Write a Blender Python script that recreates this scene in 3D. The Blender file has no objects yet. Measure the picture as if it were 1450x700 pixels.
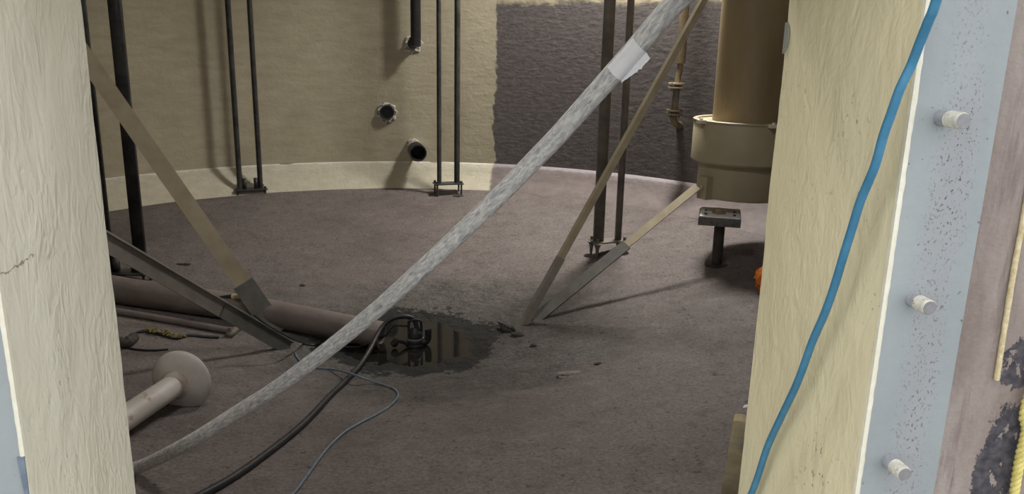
import bpy, bmesh, math, random
from mathutils import Vector, Matrix, noise
random.seed(7)
C = bpy.context.scene.collection
SC = bpy.context.scene
R_ = math.radians

# ------------------------------------------------------------------ camera geometry
F = 1116.0
CAMZ = 1.47
down = Vector((635-725, 4700-350, F)).normalized()
yv = 350-(F*F+(-90)*(-138))/4350
fy = Vector((587-725, yv-350, F)).normalized()
ax = fy.cross(-down)
M3 = Matrix((ax, fy, -down))                 # camera (right, down, forward) -> world

def ray(px, py):
    return M3 @ Vector((px-725, py-350, F))

def at(px, py, y):
    """world point seen at a photo position, at distance y along the tank axis"""
    d = ray(px, py)
    return d*(y/d.y)+Vector((0, 0, CAMZ))

# ------------------------------------------------------------------ place
CX, CY, RT = -0.20, 4.92, 3.50               # tank axis and inner radius
SX, SY = -0.05, 4.90                         # sump
ZC = 3.5                                     # roof
Y1, Y2 = 1.0215, 1.4045                      # manway neck, outer and inner end
XL, XR = -0.5245, 0.6755
SPL = -0.0096                                # the neck is set very slightly askew
ZS, ZT = 0.42, 1.73                          # sill, head

def floor_z(x, y, fine=True):
    r = math.hypot(x-SX, y-SY)
    t = r/3.25
    z = -0.5*(1-t) if t < 1 else 0.0
    # soft dish bottom
    if r < 0.5:
        a = r/0.5
        z = -0.5*(1-0.5/3.25)-0.038*(1-a*a)
    if fine:
        k = max(0.0, min(1.0, (1.5-r)/0.7))
        z += 0.006*noise.noise(Vector((x*2.1, y*2.1, 3.1)))
        z += k*0.012*noise.noise(Vector((x*5.3, y*5.3, 8.2)))
        z += k*0.005*noise.noise(Vector((x*17, y*17, 1.7)))
    return z

def on_floor(px, py, lift=0.0):
    d = ray(px, py)
    lo, hi = 0.0, 12.0/d.length
    for _ in range(50):
        m = (lo+hi)/2
        p = d*m+Vector((0, 0, CAMZ))
        if p.z-lift > floor_z(p.x, p.y): lo = m
        else: hi = m
    return d*lo+Vector((0, 0, CAMZ))

def on_wall(px, py, inset=0.0):
    d = ray(px, py)
    lo, hi = 1.6/d.y, 14.0/d.length
    for _ in range(50):
        m = (lo+hi)/2
        p = d*m
        if math.hypot(p.x-CX, p.y-CY) < RT-inset: lo = m
        else: hi = m
    return d*lo+Vector((0, 0, CAMZ))

def wall_u(p):
    return math.atan2(p.x-CX, p.y-CY)*RT

# ------------------------------------------------------------------ object helpers
def link(name, me, mats, parent=None, smooth=True):
    o = bpy.data.objects.new(name, me)
    C.objects.link(o)
    if not isinstance(mats, (list, tuple)): mats = [mats]
    for m in mats: me.materials.append(m)
    if smooth:
        for p in me.polygons: p.use_smooth = True
    if parent is not None:
        o.parent = parent
        o.matrix_parent_inverse = Matrix.Translation(parent.location).inverted() if parent.type == 'EMPTY' else Matrix.Identity(4)
    return o

def obj(name, bm, mats, parent=None, smooth=True, angle=40):
    bmesh.ops.recalc_face_normals(bm, faces=bm.faces[:])
    if smooth:
        for e in bm.edges:
            if len(e.link_faces) == 2 and e.calc_face_angle(0) > R_(angle): e.smooth = False
    me = bpy.data.meshes.new(name)
    bm.to_mesh(me); bm.free()
    return link(name, me, mats, parent, smooth)

def tag(o, label, cat, group=None):
    o['label'] = label; o['category'] = cat
    if group: o['group'] = group
    return o

def struct(o):
    o['kind'] = 'structure'; return o

def thing(name, loc, label, cat, group=None):
    o = bpy.data.objects.new(name, None)
    o.empty_display_size = 0.05
    o.location = loc
    C.objects.link(o)
    return tag(o, label, cat, group)

def spline(pts, n=8):
    """Catmull-Rom through pts"""
    P = [Vector(p) for p in pts]
    P = [2*P[0]-P[1]]+P+[2*P[-1]-P[-2]]
    out = []
    for i in range(1, len(P)-2):
        a, b, c, d = P[i-1], P[i], P[i+1], P[i+2]
        for k in range(n):
            t = k/n
            out.append(0.5*((2*b)+(c-a)*t+(2*a-5*b+4*c-d)*t*t+(3*b-a-3*c+d)*t**3))
    out.append(P[-2])
    return out

def tube(bm, pts, r, seg=12, cap=True, hollow=0.0, mat=0):
    pts = [Vector(p) for p in pts]
    n = len(pts)
    rad = r if isinstance(r, (list, tuple)) else [r]*n
    t0 = (pts[1]-pts[0]).normalized()
    u = t0.orthogonal().normalized()
    rings = []
    for i, p in enumerate(pts):
        t = (pts[min(i+1, n-1)]-pts[max(i-1, 0)]).normalized()
        u = (u-t*u.dot(t)).normalized()
        v = t.cross(u)
        rings.append([bm.verts.new(p+(u*math.cos(2*math.pi*k/seg)+v*math.sin(2*math.pi*k/seg))*rad[i]) for k in range(seg)])
    for a, b in zip(rings, rings[1:]):
        for k in range(seg):
            f = bm.faces.new((a[k], a[(k+1) % seg], b[(k+1) % seg], b[k])); f.material_index = mat
    if cap:
        f = bm.faces.new(rings[0]); f.material_index = mat
        f = bm.faces.new(list(reversed(rings[-1]))); f.material_index = mat
    return rings

def lathe(bm, base, axis, prof, seg=32, mat=0):
    """prof: (distance along axis, radius); radius 0 closes"""
    axis = Vector(axis).normalized()
    u = axis.orthogonal().normalized(); v = axis.cross(u)
    base = Vector(base); prev = None
    for h, r in prof:
        if r <= 1e-6: ring = [bm.verts.new(base+axis*h)]
        else: ring = [bm.verts.new(base+axis*h+(u*math.cos(2*math.pi*k/seg)+v*math.sin(2*math.pi*k/seg))*r) for k in range(seg)]
        if prev is not None:
            for k in range(seg):
                k2 = (k+1) % seg
                if len(prev) == 1 and len(ring) == 1: break
                if len(prev) == 1: f = bm.faces.new((prev[0], ring[k2], ring[k]))
                elif len(ring) == 1: f = bm.faces.new((prev[k], prev[k2], ring[0]))
                else: f = bm.faces.new((prev[k], prev[k2], ring[k2], ring[k]))
                f.material_index = mat
        prev = ring

def frame(d, up):
    d = Vector(d).normalized(); up = Vector(up)
    s = d.cross(up).normalized(); w = s.cross(d).normalized()
    return d, s, w

def prism(bm, a, b, poly, up=(0, 0, 1), mat=0):
    """extrude a 2-D outline (side, up) from a to b"""
    a = Vector(a); b = Vector(b)
    d, s, w = frame(b-a, up)
    A = [bm.verts.new(a+s*x+w*y) for x, y in poly]
    B = [bm.verts.new(b+s*x+w*y) for x, y in poly]
    n = len(poly)
    for k in range(n):
        f = bm.faces.new((A[k], A[(k+1) % n], B[(k+1) % n], B[k])); f.material_index = mat
    f = bm.faces.new(list(reversed(A))); f.material_index = mat
    f = bm.faces.new(B); f.material_index = mat

def box(bm, lo, hi, bevel=0.0, mat=0, mtx=None):
    lo = Vector(lo); hi = Vector(hi)
    r = bmesh.ops.create_cube(bm, size=1)
    vs = r['verts']
    for v in vs:
        v.co = Vector([(lo[i]+hi[i])/2+v.co[i]*(hi[i]-lo[i]) for i in range(3)])
    if bevel:
        es = list({e for v in vs for e in v.link_edges})
        rb = bmesh.ops.bevel(bm, geom=es, offset=bevel, segments=2, affect='EDGES', profile=0.7)
        vs = list({v for f in rb['faces'] for v in f.verts} | {v for v in vs if v.is_valid})
    if mtx is not None:
        for v in vs: v.co = mtx @ v.co
    return vs

def rect(w, h): return [(-w/2, -h/2), (w/2, -h/2), (w/2, h/2), (-w/2, h/2)]

# ------------------------------------------------------------------ materials
class Mat:
    def __init__(self, name):
        self.m = bpy.data.materials.new(name); self.m.use_nodes = True
        self.t = self.m.node_tree; self.n = self.t.nodes
        self.b = self.n['Principled BSDF']
        self.b.inputs['Specular IOR Level'].default_value = 0.35
    def node(self, typ, ins=None, **kw):
        x = self.n.new(typ)
        for k, v in kw.items(): setattr(x, k, v)
        for k, v in (ins or {}).items(): self.put(x.inputs[k], v)
        return x
    def put(self, sock, v):
        if isinstance(v, bpy.types.NodeSocket): self.t.links.new(v, sock)
        elif isinstance(v, bpy.types.Node): self.t.links.new(v.outputs[0], sock)
        elif isinstance(v, (tuple, list)) and len(v) == 3 and sock.type == 'RGBA': sock.default_value = (*v, 1)
        else: sock.default_value = v
    def coords(self, scale=(1, 1, 1), loc=(0, 0, 0), src='Object'):
        tc = self.node('ShaderNodeTexCoord')
        return self.node('ShaderNodeMapping', {'Vector': tc.outputs[src], 'Scale': scale, 'Location': loc}).outputs[0]
    def xyz(self, src='Object'):
        tc = self.node('ShaderNodeTexCoord')
        return self.node('ShaderNodeSeparateXYZ', {0: tc.outputs[src]}).outputs
    def noise(self, co, scale=5, detail=4, rough=0.55, dist=0.0):
        return self.node('ShaderNodeTexNoise', {'Vector': co, 'Scale': scale, 'Detail': detail, 'Roughness': rough, 'Distortion': dist}).outputs[0]
    def voro(self, co, scale=5):
        return self.node('ShaderNodeTexVoronoi', {'Vector': co, 'Scale': scale}).outputs['Distance']
    def ramp(self, fac, *stops, interp='LINEAR'):
        r = self.node('ShaderNodeValToRGB', {'Fac': fac}); r.color_ramp.interpolation = interp
        el = r.color_ramp.elements
        while len(el) < len(stops): el.new(0.5)
        for e, (p, c) in zip(el, stops):
            e.position = p; e.color = (c, c, c, 1) if isinstance(c, (int, float)) else (*c, 1)
        return r.outputs[0]
    def mix(self, fac, a, b, mode='MIX'):
        x = self.node('ShaderNodeMix', data_type='RGBA', blend_type=mode)
        self.put(x.inputs[0], fac); self.put(x.inputs[6], a); self.put(x.inputs[7], b)
        return x.outputs[2]
    def math(self, op, a, b=0.0, clamp=False):
        x = self.node('ShaderNodeMath', operation=op, use_clamp=clamp)
        self.put(x.inputs[0], a); self.put(x.inputs[1], b)
        return x.outputs[0]
    def step(self, v, lo, hi):
        """smooth 0..1 as v runs lo..hi"""
        x = self.node('ShaderNodeMapRange', {'Value': v, 'From Min': lo, 'From Max': hi}, interpolation_type='SMOOTHSTEP')
        return x.outputs[0]
    def bump(self, h, strength=0.3, dist=0.01, prev=None):
        x = self.node('ShaderNodeBump', {'Height': h, 'Strength': strength, 'Distance': dist})
        if prev is not None: self.put(x.inputs['Normal'], prev)
        self.put(self.b.inputs['Normal'], x.outputs[0])
        return x.outputs[0]
    def color(self, c): self.put(self.b.inputs['Base Color'], c)
    def rough(self, r): self.put(self.b.inputs['Roughness'], r)
    def metal(self, v): self.put(self.b.inputs['Metallic'], v)

def simple(name, c1, c2, scale=12, rough=0.6, bump=0.15, bd=0.004, metal=0.0, stretch=(1, 1, 1), lo=0.35, hi=0.65, specks=None):
    m = Mat(name)
    co = m.coords(stretch)
    n = m.noise(co, scale, 6, 0.6)
    c = m.ramp(n, (lo, c1), (hi, c2))
    if specks:
        k = m.ramp(m.noise(m.coords(), specks[0], 3, 0.6), (specks[1]-0.03, 0.0), (specks[1]+0.03, 1.0))
        c = m.mix(k, c, specks[2])
    m.color(c); m.rough(rough); m.metal(metal)
    if bump: m.bump(m.noise(co, scale*4, 4), bump, bd)
    return m.m

def make_reveal_paint(name, c1, c2, right):
    m = Mat(name)
    co = m.coords((1, 0.9, 0.42))
    soft = m.noise(m.coords((1, 1, .5)), 3.5, 4)
    c = m.ramp(soft, (0.3, c1), (0.7, c2))
    # pin holes and grit in patches
    patch = m.ramp(m.noise(m.coords((1, 1, .6), (3, 1, 2)), 4, 3), (0.56, 0.0), (0.68, 1.0 if right else .5))
    pit = m.ramp(m.noise(m.coords((1, 1, .8)), 120, 2, 0.5), (0.30, 1.0), (0.345, 0.0))
    pf = m.math('MULTIPLY', pit, patch)
    c = m.mix(m.math('MULTIPLY', pf, 0.75), c, (0.16, 0.13, 0.09))
    x, y, z = m.xyz()
    if not right:                     # a hairline crack low on the left reveal
        w = m.noise(m.coords(), 25, 4)
        ca, cb = [ray(*q)*(XL/ray(*q).x)+Vector((0, 0, CAMZ)) for q in ((0, 389), (50, 364))]
        line = m.math('SUBTRACT', m.math('ADD', m.math('MULTIPLY', m.math('SUBTRACT', y, ca.y), (cb.z-ca.z)/(cb.y-ca.y)), m.math('MULTIPLY', m.math('SUBTRACT', w, .5), 0.045)), m.math('SUBTRACT', z, ca.z))
        crack = m.step(m.math('ABSOLUTE', line), 0.0016, 0.0005)
        crack = m.math('MULTIPLY', crack, m.step(y, cb.y+.01, cb.y-.005))
        c = m.mix(m.math('MULTIPLY', crack, 0.8), c, (0.2, 0.16, 0.11))
    m.color(c); m.rough(0.42)
    h1 = m.noise(co, 52 if right else 44, 3, 0.45, 1.6)
    h2 = m.noise(m.coords((1, 1, .5)), 16, 3, 0.55, 0.5)
    amp = m.ramp(m.noise(m.coords((1, 1, .6), (5, 2, 1)), 5, 2), (0.35, 0.25), (0.65, 1.0))
    b = m.bump(h2, 0.45, 0.012)
    m.bump(m.math('MULTIPLY', m.math('SUBTRACT', h1, pf), amp), 0.75 if not right else .38, 0.011 if not right else .008, b)
    return m.m

M_revealL = make_reveal_paint('cream_paint_left', (0.70, 0.67, 0.56), (0.76, 0.73, 0.62), False)
M_revealR = make_reveal_paint('cream_paint_right', (0.68, 0.61, 0.40), (0.74, 0.675, 0.465), True)

def make_flange():
    m = Mat('blue_grey_paint')
    c = m.ramp(m.noise(m.coords((1, 1, .35)), 7, 4), (0.35, (0.275, 0.305, 0.318)), (0.65, (0.33, 0.36, 0.37)))
    x, y, z = m.xyz()
    band = m.step(m.math('ABSOLUTE', m.math('SUBTRACT', x, 0.755)), 0.05, 0.012)
    clump = m.ramp(m.noise(m.coords((1, 1, .2)), 16, 4, .6), (0.36, 0.0), (0.56, 1.0))
    pit = m.ramp(m.noise(m.coords((1, 1, .6)), 300, 3, 0.6), (0.36, 1.0), (0.40, 0.0))
    pf = m.math('MULTIPLY', pit, m.math('MULTIPLY', band, clump))
    pit2 = m.ramp(m.noise(m.coords((1, 1, 1), (2, 2, 2)), 90, 2, 0.5), (0.26, 1.0), (0.29, 0.0))
    pf = m.math('MAXIMUM', pf, m.math('MULTIPLY', pit2, 0.8))
    haze = m.math('MULTIPLY', m.math('MULTIPLY', band, clump), 0.35)
    c = m.mix(haze, c, (0.33, 0.31, 0.33))
    c = m.mix(pf, c, (0.13, 0.115, 0.115))
    m.color(c); m.rough(0.5)
    b = m.bump(m.noise(m.coords(), 60, 4), 0.25, 0.004)
    m.bump(m.math('SUBTRACT', 1.0, pf), 0.4, 0.004, b)
    return m.m
M_flange = make_flange()

def make_outer():
    m = Mat('brown_outer_coat')
    c = m.ramp(m.noise(m.coords((1, 1, .4)), 9, 8, .72), (0.32, (0.22, 0.175, 0.155)), (0.68, (0.36, 0.31, 0.285)))
    streak = m.ramp(m.noise(m.coords((1, 1, .12)), 38, 6, .65), (0.54, 0.0), (0.68, 0.8))
    c = m.mix(streak, c, (0.17, 0.13, 0.125))
    x, y, z = m.xyz()
    w = m.noise(m.coords((1, 1, .7)), 26, 8, .78)
    def blob(px, py, hw, hh, amp):
        c_ = at(px, py, 1.045)
        zz = m.math('SUBTRACT', z, c_.z)
        dx = m.math('DIVIDE', m.math('SUBTRACT', m.math('SUBTRACT', x, c_.x), m.math('MULTIPLY', zz, .10)), hw)
        dz = m.math('DIVIDE', zz, hh)
        rr = m.math('ADD', m.math('POWER', m.math('ABSOLUTE', dx), 2.0), m.math('POWER', m.math('ABSOLUTE', dz), 2.0))
        return m.step(m.math('ADD', rr, m.math('MULTIPLY', m.math('SUBTRACT', w, 0.5), amp)), 1.04, 0.96)
    tar = blob(1411, 668, .040, .125, 4.2)
    tar2 = blob(1448, 512, .030, .045, 5.0)
    tar2 = m.math('MAXIMUM', tar2, blob(1448, 592, .020, .045, 5.0))
    tar = m.math('MAXIMUM', tar, tar2)
    hole = m.ramp(m.noise(m.coords((1, 1, .6), (4, 0, 0)), 80, 4, .6), (0.60, 0.0), (0.625, 1.0))
    tar = m.math('MULTIPLY', tar, m.math('SUBTRACT', 1.0, hole))
    tc = m.ramp(m.noise(m.coords(), 70, 4), (0.35, (0.035, 0.033, 0.042)), (0.7, (0.10, 0.09, 0.105)))
    c = m.mix(tar, c, tc)
    m.color(c); m.rough(0.65)
    b = m.bump(m.noise(m.coords((1, 1, .5)), 30, 5), 0.35, 0.006)
    m.bump(m.math('ADD', tar, m.noise(m.coords(), 90, 4)), 0.4, 0.005, b)
    return m.m
M_outer = make_outer()

U0 = wall_u(on_wall(700, 150)); UP = wall_u(on_wall(706, 20))
ZP = on_wall(760, 4).z
def make_wall():
    m = Mat('tank_wall_coat')
    tc = m.node('ShaderNodeTexCoord')
    uv = tc.outputs['UV']
    s = m.node('ShaderNodeSeparateXYZ', {0: uv}).outputs
    u, v = s[0], s[1]
    wob = m.noise(m.node('ShaderNodeMapping', {'Vector': uv, 'Scale': (1, 1, 1)}).outputs[0], 9, 5, .6)
    w2 = m.noise(m.node('ShaderNodeMapping', {'Vector': uv, 'Location': (5, 3, 0)}).outputs[0], 1.2, 3)
    off = m.math('ADD', m.math('MULTIPLY', m.math('SUBTRACT', wob, .5), .13), m.math('MULTIPLY', m.math('SUBTRACT', w2, .5), .12))
    mu = m.step(m.math('ADD', u, off), U0-0.012, U0+0.018)
    mv = m.step(m.math('ADD', v, off), ZP+0.03, ZP-0.03)
    bare = m.math('MULTIPLY', mu, mv)
    hs = m.node('ShaderNodeMapping', {'Vector': uv, 'Scale': (1.0, 3.6, 1)}).outputs[0]
    st = m.noise(hs, 3.5, 6, .65, .3)
    big = m.noise(m.node('ShaderNodeMapping', {'Vector': uv, 'Scale': (1, .6, 1)}).outputs[0], 1.6, 3)
    cream = m.ramp(st, (0.3, (0.34, 0.305, 0.22)), (0.72, (0.43, 0.39, 0.29)))
    cream = m.mix(m.math('MULTIPLY', m.step(big, .45, .7), .3), cream, (0.28, 0.24, 0.155))
    fleck = m.ramp(m.noise(m.node('ShaderNodeMapping', {'Vector': uv, 'Scale': (1, 3, 1)}).outputs[0], 30, 4), (0.68, 0.0), (0.74, 0.35))
    cream = m.mix(fleck, cream, (0.70, 0.66, 0.52))
    bs = m.noise(m.node('ShaderNodeMapping', {'Vector': uv, 'Scale': (1, 2.2, 1)}).outputs[0], 14, 7, .7)
    bc = m.ramp(bs, (0.30, (0.058, 0.050, 0.050)), (0.60, (0.112, 0.098, 0.096)), (0.82, (0.20, 0.18, 0.172)))
    m.color(m.mix(bare, cream, bc))
    m.rough(m.mix(bare, (0.5, 0.5, 0.5), (0.8, 0.8, 0.8)))
    b = m.bump(m.noise(hs, 5, 4, .55, .4), 0.22, 0.02)
    b = m.bump(m.math('MULTIPLY', bs, bare), 0.28, 0.014, b)
    m.bump(m.noise(m.node('ShaderNodeMapping', {'Vector': uv, 'Scale': (1, 1, 1)}).outputs[0], 18, 3, .5, .8), 0.22, 0.014, b)
    return m.m
M_wall = make_wall()

def make_cove():
    m = Mat('cove_coat')
    uv = m.node('ShaderNodeTexCoord').outputs['UV']
    s = m.node('ShaderNodeSeparateXYZ', {0: uv}).outputs
    u, v = s[0], s[1]
    wob = m.noise(m.node('ShaderNodeMapping', {'Vector': uv}).outputs[0], 14, 5, .65)
    off = m.math('MULTIPLY', m.math('SUBTRACT', wob, .5), .12)
    bare = m.step(m.math('ADD', u, off), U0-.02, U0+.02)
    n = m.noise(m.node('ShaderNodeMapping', {'Vector': uv, 'Scale': (1, 3, 1)}).outputs[0], 7, 6, .65)
    cream = m.ramp(n, (0.3, (0.40, 0.37, 0.285)), (0.7, (0.51, 0.475, 0.375)))
    # pale skimmed strip along the top edge
    top = m.step(m.math('ADD', v, m.math('MULTIPLY', off, .5)), .235, .255)
    cream = m.mix(m.math('MULTIPLY', top, .8), cream, (0.62, 0.61, 0.56))
    for px in (405, 617):
        uu = wall_u(on_wall(px, 236))
        du = m.math('DIVIDE', m.math('SUBTRACT', u, uu), .07)
        dv = m.math('DIVIDE', m.math('SUBTRACT', v, .262), .014)
        rr = m.math('ADD', m.math('MULTIPLY', du, du), m.math('MULTIPLY', dv, dv))
        cream = m.mix(m.step(m.math('ADD', rr, m.math('MULTIPLY', off, 6)), 1.2, .8), cream, (0.17, 0.16, 0.16))
    sp = m.ramp(m.noise(m.node('ShaderNodeMapping', {'Vector': uv}).outputs[0], 42, 3), (0.72, 0.0), (0.76, 0.8))
    cream = m.mix(sp, cream, (0.14, 0.11, 0.08))
    bc = m.ramp(n, (0.3, (0.13, 0.106, 0.102)), (0.7, (0.19, 0.158, 0.152)))
    bc = m.mix(m.math('MULTIPLY', m.step(m.math('ADD', v, m.math('MULTIPLY', off, .3)), .215, .24), .75), bc, (0.33, 0.30, 0.32))
    m.color(m.mix(bare, cream, bc)); m.rough(.6)
    m.bump(m.noise(m.node('ShaderNodeMapping', {'Vector': uv}).outputs[0], 30, 5), .4, .012)
    return m.m
M_cove = make_cove()

WATER = floor_z(SX, SY-0.40, False)+0.0
def make_floor():
    m = Mat('tank_floor')
    co = m.coords()
    n = m.noise(co, 2.2, 7, .6)
    base = m.ramp(n, (0.3, (0.118, 0.098, 0.092)), (0.7, (0.168, 0.142, 0.134)))
    fine = m.noise(co, 60, 4, .7)
    base = m.mix(.62, base, m.ramp(fine, (0.35, (0.07, 0.058, 0.055)), (0.65, (0.205, 0.176, 0.168))))
    x, y, z = m.xyz()
    dx = m.math('SUBTRACT', x, SX+.25); dy = m.math('SUBTRACT', y, SY-.05)
    r = m.math('SQRT', m.math('ADD', m.math('MULTIPLY', dx, dx), m.math('MULTIPLY', dy, dy)))
    w = m.noise(co, 3.0, 6, .65)
    w3 = m.noise(co, 16, 5, .7)
    rw = m.math('ADD', r, m.math('MULTIPLY', m.math('SUBTRACT', w, .5), .9))
    # worn grey-green aggregate round the sump
    worn = m.math('MULTIPLY', m.step(rw, 1.35, .85), m.ramp(w3, (0.36, 0.1), (0.56, .9)))
    agg = m.ramp(m.noise(co, 38, 6, .75), (0.33, (0.045, 0.043, 0.039)), (0.50, (0.105, 0.10, 0.091)), (0.70, (0.21, 0.20, 0.185)))
    c = m.mix(worn, base, agg)
    gp = on_floor(775, 500)
    ex = m.math('DIVIDE', m.math('SUBTRACT', x, gp.x), .42); ey = m.math('DIVIDE', m.math('SUBTRACT', y, gp.y), .30)
    er = m.math('ADD', m.math('ADD', m.math('MULTIPLY', ex, ex), m.math('MULTIPLY', ey, ey)), m.math('MULTIPLY', m.math('SUBTRACT', w3, .5), 2.0))
    grav = m.ramp(m.noise(m.coords((1, 1, 1), (8, 8, 0)), 48, 6, .8), (0.36, (0.05, 0.048, 0.044)), (0.50, (0.155, 0.148, 0.138)), (0.68, (0.30, 0.285, 0.27)))
    c = m.mix(m.math('MULTIPLY', m.step(er, 1.3, .5), .85), c, grav)
    big = m.noise(m.coords((1, 1, 1), (3, 9, 0)), 0.9, 4, .6)
    c = m.mix(m.math('MULTIPLY', m.step(big, .42, .68), .42), c, (0.070, 0.056, 0.049))
    mott = m.noise(m.coords((1, 1, 1), (1, 4, 0)), 7, 7, .75)
    c = m.mix(m.math('MULTIPLY', m.step(mott, .50, .66), .45), c, (0.055, 0.048, 0.044))
    c = m.mix(m.math('MULTIPLY', m.step(mott, .46, .34), .30), c, (0.22, 0.20, 0.195))
    grit = m.ramp(m.noise(m.coords((1, 1, 1), (2, 6, 0)), 110, 3, .7), (0.60, 0.0), (0.68, .7))
    c = m.mix(grit, c, (0.27, 0.25, 0.245))
    # scattered dark pits
    pit = m.ramp(m.noise(m.coords((1, 1, 1), (7, 3, 0)), 30, 6, .7), (0.345, 1.0), (0.39, 0.0))
    c = m.mix(m.math('MULTIPLY', pit, .75), c, (0.03, 0.026, 0.024))
    # tide mark of wet dirt round the puddle
    wet = m.step(m.math('ADD', z, m.math('MULTIPLY', m.math('SUBTRACT', w3, .5), .07)), WATER+.031, WATER+.025)
    c = m.mix(m.math('MULTIPLY', wet, .97), c, (0.007, 0.0065, 0.006))
    m.color(c)
    m.rough(m.math('SUBTRACT', .8, m.math('MULTIPLY', wet, .2)))
    b = m.bump(m.noise(co, 45, 6, .7), .35, .012)
    b = m.bump(m.math('MULTIPLY', m.noise(co, 30, 6, .75), worn), .8, .03, b)
    m.bump(m.math('SUBTRACT', 1.0, pit), .5, .01, b)
    return m.m
M_floor = make_floor()

M_steel_tan = simple('tan_steel', (0.35, 0.295, 0.20), (0.44, 0.38, 0.265), 6, .5, .12)
M_steel_grey = simple('grey_primer', (0.12, 0.118, 0.105), (0.18, 0.175, 0.155), 9, .6, .15)
M_steel_bgrey = simple('grey_tan_steel', (0.20, 0.18, 0.155), (0.27, 0.245, 0.215), 9, .5, .15)
M_black = simple('black_steel', (0.020, 0.020, 0.021), (0.055, 0.053, 0.050), 10, .45, .2, specks=(35, .68, (0.10, 0.085, 0.07)))
M_darkbrown = simple('dark_brown_steel', (0.12, 0.108, 0.094), (0.20, 0.18, 0.155), 8, .55, .2)
M_cyldark = simple('dark_cylinder', (0.03, 0.026, 0.023), (0.06, 0.052, 0.045), 10, .6, .2)
M_blackrub = simple('black_rubber', (0.016, 0.016, 0.018), (0.03, 0.03, 0.033), 20, .5, .1)
M_column = simple('tan_column_coat', (0.27, 0.205, 0.115), (0.34, 0.265, 0.155), 3, .42, .1, stretch=(2, 2, .4))
M_collar = simple('buff_collar_coat', (0.37, 0.325, 0.215), (0.44, 0.39, 0.27), 3, .5, .1)
M_plinth = simple('rough_concrete', (0.10, 0.097, 0.09), (0.19, 0.185, 0.175), 30, .85, .5, .01)
M_white = simple('white_plate', (0.84, 0.86, 0.88), (0.90, 0.91, 0.93), 12, .5, .1, specks=(40, .66, (0.12, 0.11, 0.10)))
M_bell = simple('pale_bell_coat', (0.42, 0.385, 0.36), (0.56, 0.525, 0.50), 5, .5, .12, specks=(9, .68, (0.27, 0.20, 0.155)))
M_brown = simple('dull_brown_coat', (0.15, 0.115, 0.07), (0.21, 0.165, 0.105), 8, .5, .1)
M_rust = simple('rusty_smear', (0.30, 0.22, 0.165), (0.50, 0.45, 0.41), 14, .6, .2)
M_floorpipe = simple('mauve_pipe_coat', (0.14, 0.115, 0.105), (0.20, 0.165, 0.155), 5, .38, .15)
M_orange = simple('orange_cloth', (0.50, 0.12, 0.008), (0.66, 0.19, 0.015), 18, .8, .2)
M_blue = simple('blue_hose', (0.04, 0.17, 0.29), (0.06, 0.22, 0.37), 25, .4, .08)
M_bluethin = simple('slate_blue_cable', (0.10, 0.14, 0.18), (0.16, 0.20, 0.25), 25, .5, .05)
M_cord = simple('cream_cord', (0.55, 0.45, 0.25), (0.75, 0.65, 0.43), 120, .85, .4, .004)
M_yrope = simple('yellow_rope', (0.55, 0.47, 0.13), (0.75, 0.66, 0.24), 90, .7, .3, .003)
M_tape = simple('white_tape', (0.84, 0.85, 0.90), (0.89, 0.90, 0.94), 30, .45, .12, .002)
M_plank = simple('blotched_tan_wood', (0.36, 0.29, 0.17), (0.55, 0.48, 0.32), 9, .7, .2, specks=(7, .60, (0.24, 0.215, 0.19)))
M_stud = simple('grey_steel_stud', (0.25, 0.26, 0.28), (0.36, 0.37, 0.39), 80, .45, .2, .002)
M_studpaint = simple('cream_splashed_thread', (0.50, 0.48, 0.42), (0.72, 0.70, 0.62), 60, .6, .3, .002, specks=(150, .66, (0.25, 0.18, 0.12)))
M_studend = simple('bare_stud_end', (0.20, 0.20, 0.21), (0.28, 0.28, 0.29), 80, .4, .1, .002)
M_chip = simple('concrete_chip_grey', (0.13, 0.11, 0.10), (0.24, 0.21, 0.19), 60, .85, .4, .004)
M_chipdark = simple('dark_crumb', (0.03, 0.027, 0.024), (0.08, 0.07, 0.062), 60, .85, .4, .004)
M_moss = simple('yellow_frayed_jacket', (0.16, 0.13, 0.055), (0.30, 0.25, 0.11), 60, .9, .4, .004)
M_lip = simple('pale_paint_lip', (0.72, 0.69, 0.56), (0.80, 0.77, 0.65), 40, .45, .3, .003)
M_bluechip = simple('slate_blue_undercoat', (0.13, 0.165, 0.215), (0.19, 0.23, 0.29), 40, .5, .1)
M_greychip = simple('grey_undercoat', (0.24, 0.25, 0.22), (0.29, 0.30, 0.265), 20, .5, .05)
M_crust = simple('pale_mortar_crust', (0.20, 0.18, 0.155), (0.66, 0.63, 0.56), 45, .8, .6, .01, lo=.42, hi=.56)
M_roof = simple('ceiling_coat', (0.46, 0.42, 0.32), (0.52, 0.48, 0.37), 3, .6, .1)
M_ground = simple('outside_concrete', (0.28, 0.27, 0.25), (0.36, 0.35, 0.33), 5, .85, .2)

def make_hose():
    m = Mat('scuffed_white_pipe')
    tc = m.node('ShaderNodeTexCoord').outputs['UV']
    co = m.node('ShaderNodeMapping', {'Vector': tc, 'Scale': (6, 2.6, 1)}).outputs[0]   # u around, v along
    n = m.noise(co, 3.2, 7, .72, .7)
    c = m.ramp(n, (0.29, (0.18, 0.19, 0.22)), (0.40, (0.38, 0.39, 0.43)), (0.50, (0.56, 0.56, 0.57)), (0.64, (0.82, 0.81, 0.74)))
    y = m.ramp(m.noise(m.node('ShaderNodeMapping', {'Vector': tc, 'Scale': (5, 4, 1)}).outputs[0], 5, 5, .7), (0.60, 0.0), (0.68, .7))
    c = m.mix(y, c, (0.62, 0.56, 0.40))
    fl = m.ramp(m.noise(m.node('ShaderNodeMapping', {'Vector': tc, 'Scale': (40, 40, 1)}).outputs[0], 4, 4, .7), (0.29, .8), (0.35, 0.0))
    c = m.mix(fl, c, (0.10, 0.09, 0.09))
    m.color(c); m.rough(.5)
    m.bump(n, .35, .004)
    return m.m
M_hose = make_hose()

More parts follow.
